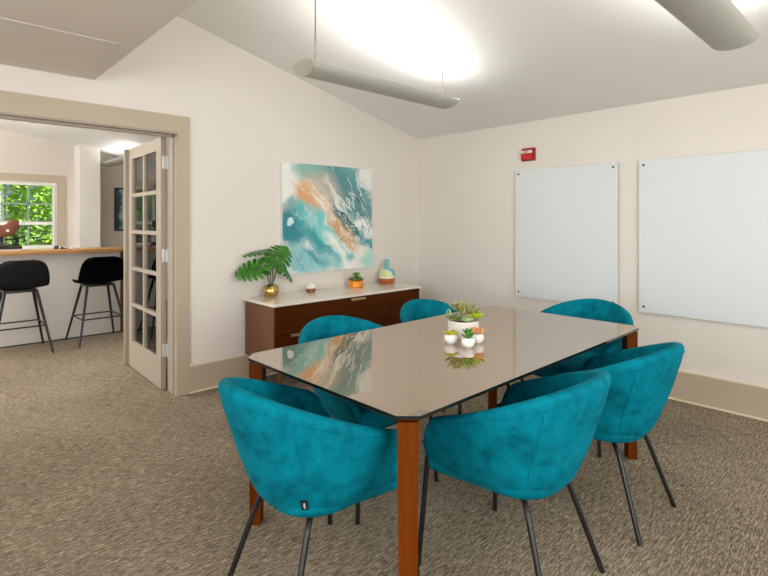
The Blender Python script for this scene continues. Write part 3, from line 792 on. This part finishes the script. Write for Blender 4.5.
# small white faceted planter on a wooden base
t = thing('faceted_ornament', 'small white faceted ornament on a brown wooden base, right of the monstera', 'ornament', on_side(-1.525, -0.115), 0.5)
m = MB(); m.lathe([(0, 0), (0.034, 0), (0.040, 0.004), (0.046, 0.034), (0, 0.034)], 8); m.done('base', M['roundwood'], t, smooth=0)
m = MB(); m.lathe([(0.046, 0.0345), (0.047, 0.042), (0.026, 0.076), (0, 0.078)], 5); m.done('top', M['ceramic'], t, smooth=0)
# orange bowl with succulents
t = thing('succulent_bowl', 'orange ceramic bowl of green succulents under the painting', 'planter', on_side(-1.01, -0.125))
m = MB(); m.lathe([(0, 0), (0.066, 0), (0.071, 0.004), (0.071, 0.060), (0.069, 0.063), (0.064, 0.062), (0.064, 0.05), (0, 0.05)], 36); m.done('bowl', M['orange'], t)
m = MB(); m.lathe([(0.063, 0.052), (0.03, 0.060), (0, 0.062)], 20); m.done('soil', M['soil'], t)
m = MB(); rosette(m, pl(-0.042, 0, 0.068), 0.055, 18, 8, 75, 0.24, 0.1); m.done('dark_rosette', M['succ_dark'], t, smooth=60)
m = MB(); rosette(m, pl(0.045, -0.01, 0.068), 0.05, 18, 8, 75, 0.22, 0.1); m.done('dark_rosette', M['succ_dark'], t, smooth=60)
m = MB(); rosette(m, pl(0.008, -0.02, 0.08), 0.06, 20, 15, 85, 0.24, 0.1)
rosette(m, pl(0.005, 0, 0.105), 0.062, 18, 25, 85, 0.2, 0.1); m.tube([pl(0.005, 0, 0.06), pl(0.005, 0, 0.11)], 0.006, 6); m.done('green_rosette', M['succ_green'], t, smooth=60)
# vase
t = thing('bottle_vase', 'round bottle vase with clay foot and teal glaze, right end of the sideboard', 'vase', on_side(-0.60, -0.125))
m = MB(); m.lathe([(0, 0), (0.066, 0), (0.074, 0.006), (0.0805, 0.03), (0.0825, 0.058)], 40); m.done('clay_foot', M['terracotta'], t)
m = MB(); m.lathe([(0.0825, 0.058), (0.0828, 0.072)], 40); m.done('white_band', M['ceramic'], t)
m = MB(); m.lathe([(0.0828, 0.072), (0.0832, 0.098), (0.079, 0.122), (0.066, 0.143), (0.042, 0.156), (0.027, 0.161), (0.0235, 0.175), (0.0235, 0.232), (0.019, 0.244), (0.010, 0.249), (0, 0.25)], 40); m.done('glazed_body', M['vase_glaze'], t)

# ------------------------------------------------------------------ wall pieces
px0, px1, pz0, pz1 = -1.770, -0.722, 0.853, 1.838
m = MB(); m.box(-(px1 - px0) / 2, -0.036, -(pz1 - pz0) / 2, (px1 - px0) / 2, -0.001, (pz1 - pz0) / 2, 0.002)
pt_o = m.done('canvas_painting', M['canvas'], None, ((px0 + px1) / 2, 0, (pz0 + pz1) / 2), (0, 0, 0), 0, mats=[M['painting']])
pt_o.rotation_euler = (0, math.radians(-0.5), 0)
tag(pt_o, 'square unframed abstract canvas in teal, white and orange on the wall over the sideboard', 'painting')
for p in pt_o.data.polygons:
    if p.normal.y < -0.9: p.material_index = 1

def whiteboard(label, ya, yb, za, zb, bolts):
    t = thing('glass_whiteboard', label, 'whiteboard', (0, (ya + yb) / 2, za))
    hw = abs(yb - ya) / 2; h = zb - za
    m = MB(); m.box(-0.026, -hw, 0, -0.020, hw, h, 0.001); o = m.done('panel', M['board'], t, smooth=0, mats=[M['board_edge']])
    for p in o.data.polygons:
        if abs(p.normal.x) < 0.5: p.material_index = 1
    for (s, z) in bolts:
        m = MB(); m.tube([(-0.0008, s * (hw - 0.035), z), (-0.020, s * (hw - 0.035), z)], 0.008, 12); m.tube([(-0.020, s * (hw - 0.035), z), (-0.030, s * (hw - 0.035), z)], 0.0085, 16)
        m.done('standoff', M['standoff'], t)
whiteboard('smaller upright glass whiteboard on the right wall, under the red fire alarm', -1.257, -2.187, 0.621, 1.787, [(1, 0.045), (1, 1.13), (-1, 1.13), (-1, 0.045)])
whiteboard('larger glass whiteboard on the right wall, running out of the right edge', -2.347, -4.17, 0.618, 1.788, [(1, 0.045), (1, 1.13), (-1, 1.13), (-1, 0.045)])

t = thing('fire_alarm', 'red square fire alarm strobe above the smaller whiteboard', 'fire alarm', (0, -1.385, 1.868))
m = MB(); m.box(-0.022, -0.068, 0, -0.001, 0.068, 0.118, 0.004); m.done('back_box', M['dred'], t)
m = MB(); m.box(-0.042, -0.045, 0.010, -0.021, 0.062, 0.062, 0.006); m.done('sounder', M['red'], t)
m = MB(); m.box(-0.050, -0.048, 0.066, -0.021, 0.062, 0.094, 0.007); sl = m.done('strobe_lens', M['strobe'], t)
cu = bpy.data.curves.new('lettering', 'FONT'); cu.body = 'FIRE'; cu.size = 0.026; cu.align_x = 'CENTER'; cu.align_y = 'CENTER'; cu.extrude = 0.0006
tmp = bpy.data.objects.new('lettering_curve', cu); cu.materials.append(M['dred'])
lm = bpy.data.meshes.new_from_object(tmp); bpy.data.objects.remove(tmp)
lo = bpy.data.objects.new('lettering', lm); COL.objects.link(lo); lo.parent = sl
lo.location = (-0.0508, 0.008, 0.080); lo.rotation_euler = (PI / 2, 0, -PI / 2)

# ------------------------------------------------------------------ next room: bar, stools, things on the bar
m = MB(); m.box(XL, 2.68, 0.012, -2.315, 2.80, 0.962); bar = m.done('bar_half_wall', M['bar'], None, smooth=0)
tag(bar, 'pale half wall under the wooden bar top in the next room', 'bar')
m = MB(); m.box(XL, 2.677, 0.0, -2.315, 2.681, 0.014); m.done('kick_strip', M['rail'], bar, smooth=0)
m = MB(); m.box(-2.315, 2.66, 0.0, -2.285, 2.83, 0.962); m.done('end_trim', M['darkwood'], bar, smooth=0)
base_origin(bar, (-4.0, 2.74, 0.0))
for c in (o for o in bpy.data.objects if o.parent == bar): c.data.transform(Matrix.Translation((4.0, -2.74, 0)))
m = MB(); m.box(XL, 2.60, 0.963, -2.27, 3.05, 1.0, 0.003); bt = m.done('bar_worktop', M['oak'], None, smooth=0)
tag(bt, 'long oak-topped bar counter in the next room', 'worktop')

def make_stool(label):
    t = thing('bar_stool', label, 'bar stool', (0, 0, 0), 0, 'black bar stools at the bar')
    m = MB(); rows = []
    # profile in (y, z), facing +Y: front lip -> seat -> back
    prof = [(0.215, 0.625, 0.15), (0.212, 0.645, 0.19), (0.16, 0.645, 0.21), (0.06, 0.635, 0.22), (-0.05, 0.635, 0.225), (-0.12, 0.645, 0.23), (-0.17, 0.68, 0.232), (-0.20, 0.735, 0.23), (-0.222, 0.80, 0.222), (-0.236, 0.86, 0.205), (-0.243, 0.90, 0.18), (-0.246, 0.925, 0.145), (-0.247, 0.938, 0.09)]
    for i, (y, z, hw) in enumerate(prof):
        f = i / (len(prof) - 1); row = []
        for k in range(-8, 9):
            e = abs(k / 8) ** 2.4
            row.append((hw * k / 8, y + 0.07 * e * max(0.0, f - 0.3), z + 0.035 * e * (1 - f)))
        rows.append(row)
    m.grid(rows); bmesh.ops.solidify(m.bm, geom=m.bm.faces[:], thickness=0.03)
    m.done('seat', M['black_fabric'], t, smooth=60)
    top = {}
    for sx in (-1, 1):
        for sy in (-1, 1):
            A = Vector((sx * 0.13, sy * 0.10, 0.62)); B = Vector((sx * 0.245, sy * 0.265, 0)); top[sx, sy] = (A, B)
            m = MB(); m.tube([A, B], 0.0155, 10, 0.010); m.done('leg', M['black_metal'], t)
    def at(k, z): A, B = top[k]; return A + (B - A) * ((0.62 - z) / 0.62)
    for a_, b_, z in (((-1, -1), (1, -1), 0.275), ((-1, 1), (1, 1), 0.275), ((-1, -1), (-1, 1), 0.275), ((1, -1), (1, 1), 0.275)):
        m = MB(); m.tube([at(a_, z), at(b_, z)], 0.0075, 8); m.done('foot_rail', M['black_metal'], t)
    m = MB(); m.box(-0.14, -0.11, 0.608, 0.14, 0.11, 0.634, 0.006); m.done('seat_frame', M['black_metal'], t)
    return t
st = make_stool('black bar stool at the bar, the left one below the window')
st.location = (-3.335, 2.365, 0)
s2 = copy_tree(st); s2['label'] = 'black bar stool at the bar, the right one beside the open glazed door'; s2.location = (-2.625, 2.385, 0); s2.rotation_euler = (0, 0, 0.04)

# things on the bar
for k, (w, z, mat, lab) in enumerate(((0.15, 1.0005, 'darkbook', 'dark book at the bottom of the pair under the carved sculpture'), (0.14, 1.0265, 'darkbook', 'dark book on top of the pair, right under the carved sculpture'))):
    t = thing('book', lab, 'book', (-3.415 + 0.006 * k, 2.80, z), 0.05 * k + (PI if k else 0.0), 'books on the bar')
    m = MB(); m.box(-w, -0.09, 0, w, 0.09, 0.003); m.box(-w, -0.09, 0.022, w, 0.09, 0.025); m.box(-w, 0.085, 0, w, 0.09, 0.025); m.done('cover', M[mat], t, smooth=0)
    m = MB(); m.box(-w + 0.006, -0.084, 0.003, w - 0.006, 0.085, 0.022); m.done('pages', M['paper'], t, smooth=0)
t = thing('carved_sculpture', 'reddish brown carved wood piece with upswept ends on a dark stand, left end of bar', 'sculpture', (-3.435, 2.80, 1.0525))
out = [(0.150, 0.275), (0.146, 0.200), (0.118, 0.140), (0.075, 0.108), (0.0, 0.098), (-0.075, 0.108), (-0.118, 0.140), (-0.140, 0.190), (-0.148, 0.262), (-0.118, 0.285), (-0.095, 0.262), (-0.075, 0.225), (-0.03, 0.214), (0.03, 0.214), (0.06, 0.235), (0.072, 0.285), (0.095, 0.268)]
m = MB(); m.prism(out, -0.05, 0.05, 0.010, 'Y'); m.done('body', M['brown_leather'], t, smooth=50)
m = MB(); m.lathe([(0, 0), (0.07, 0), (0.07, 0.01), (0.015, 0.02), (0.015, 0.08), (0.03, 0.098), (0, 0.098)], 20); m.done('stand', M['rail'], t)
m = MB(); m.lathe([(0, -0.004), (0.014, 0), (0.014, 0.004), (0, 0.006)], 14)
m.done('white_inlay', M['ceramic'], t, (0.05, -0.051, 0.165), (PI / 2, 0, 0))
m = MB(); m.lathe([(0, 0), (0.02, 0), (0.024, 0.012), (0.022, 0.034), (0.012, 0.042), (0, 0.042)], 16)
tag(m.done('lidded_jar', M['rail'], None, (-2.93, 2.86, 1.0005)), 'small round black jar on the bar beside the window casing', 'jar')
m = MB(); m.box(-0.028, -0.014, 0, 0.028, 0.014, 0.014, 0.004); m.box(-0.028, -0.012, 0.016, 0.006, 0.012, 0.026, 0.004)
tag(m.done('desk_stapler', M['rail'], None, (-2.865, 2.85, 1.0005)), 'tiny dark stapler on the bar just right of the black jar', 'stapler')
m = MB(); m.lathe([(0, 0), (0.03, 0), (0.036, 0.02), (0.033, 0.02), (0.028, 0.004), (0, 0.004)], 18); m.tube([(0.034, 0, 0.004), (0.05, 0, 0.008), (0.052, 0, 0.026), (0.03, 0, 0.036)], 0.004, 8)
tag(m.done('white_cup', M['ceramic'], None, (-2.765, 2.87, 1.0005)), 'small white cup on the bar just left of the white column', 'cup')
# picture in the next room
t = thing('framed_picture', 'framed blue and white abstract print on the far wall, half hidden by the glazed door', 'picture', (-1.48, YF, 1.164))
m = MB(); wall_slab(m, 'X', -0.03, -0.001, -0.335, 0.335, 0, 0.68, [(-0.31, 0.31, 0.025, 0.655)]); m.done('frame', M['frame_dark'], t, smooth=0)
m = MB(); m.box(-0.312, -0.014, 0.023, 0.312, -0.008, 0.657); m.done('print', M['small_picture'], t, smooth=0)

# ------------------------------------------------------------------ outside
m = MB(); m.box(-30, YF + 0.2, -0.4, 20, 40, -0.3); struct(m.done('ground_outside', M['grass'], smooth=0))
def shrub(name, label, cat, c, r, n, mat, ls, group):
    t = thing(name, label, cat, (c[0], c[1], -0.3), 0, group)
    m = MB()
    for i in range(n):
        while True:
            p = Vector((random.uniform(-1, 1), random.uniform(-1, 1), random.uniform(-1, 1)))
            if 0.35 < p.length < 1: break
        p = Vector((p.x * r[0], p.y * r[1], c[2] + 0.3 + p.z * r[2]))
        if p.z < 0.05: continue
        rot = Euler((random.uniform(-0.9, 0.9), random.uniform(-0.9, 0.9), random.uniform(0, 6.3))).to_matrix(); s = ls * random.uniform(0.6, 1.3)
        vs = [m.bm.verts.new(p + rot @ Vector(q) * s) for q in ((0, -1, 0), (0.45, -0.2, 0.08), (0.3, 0.5, 0.05), (0, 1, -0.1), (-0.3, 0.5, 0.05), (-0.45, -0.2, 0.08))]
        m.bm.faces.new(vs)
    m.done('foliage', mat, t, smooth=0, recalc=False)['kind'] = 'stuff'
    m = MB(); m.tube([(0, 0, 0), (0.03, 0, c[2] * 0.6 + 0.2), (0, 0.03, c[2] + 0.3)], 0.07, 8, 0.03)
    m.done('trunk', M['bark'], t)
shrub('leafy_tree', 'bright green sunlit tree filling the left part of the window view', 'tree', (-3.70, 8.2, 2.2), (0.85, 0.8, 2.2), 7000, M['foliage'], 0.05, 'trees outside the window')
shrub('leafy_tree', 'bright green sunlit tree filling the right part of the window view', 'tree', (-1.95, 8.3, 2.3), (0.88, 0.8, 2.3), 7000, M['foliage'], 0.05, 'trees outside the window')
shrub('leafy_tree', 'leafy tree farther left outside, seen mirrored in the glazed door panes', 'tree', (-5.5, 8.4, 2.2), (0.9, 0.9, 2.2), 4000, M['foliage'], 0.065, 'trees outside the window')
shrub('leafy_tree', 'taller tree behind the others, showing between them in the window', 'tree', (-2.9, 10.4, 2.8), (2.6, 0.9, 2.8), 8000, M['foliage'], 0.075, 'trees outside the window')
shrub('low_shrub', 'darker low shrub behind the railing at the bottom of the window', 'shrub', (-2.9, 7.0, 0.6), (0.9, 0.5, 0.8), 1400, M['foliage2'], 0.05, None)
t = thing('porch_railing', 'dark horizontal bar railing outside at the bottom of the window', 'railing', (-3.8, 6.3, -0.3))
for k in range(5):
    m = MB(); m.box(-2.5, -0.015, 0.93 + k * 0.095, 0.95, 0.015, 0.955 + k * 0.095); m.done('rail', M['rail'], t, smooth=0)
for x in (-2.5, -1.3, -0.1, 0.93):
    m = MB(); m.box(x - 0.025, -0.025, 0, x + 0.025, 0.025, 1.36); m.done('post', M['rail'], t, smooth=0)
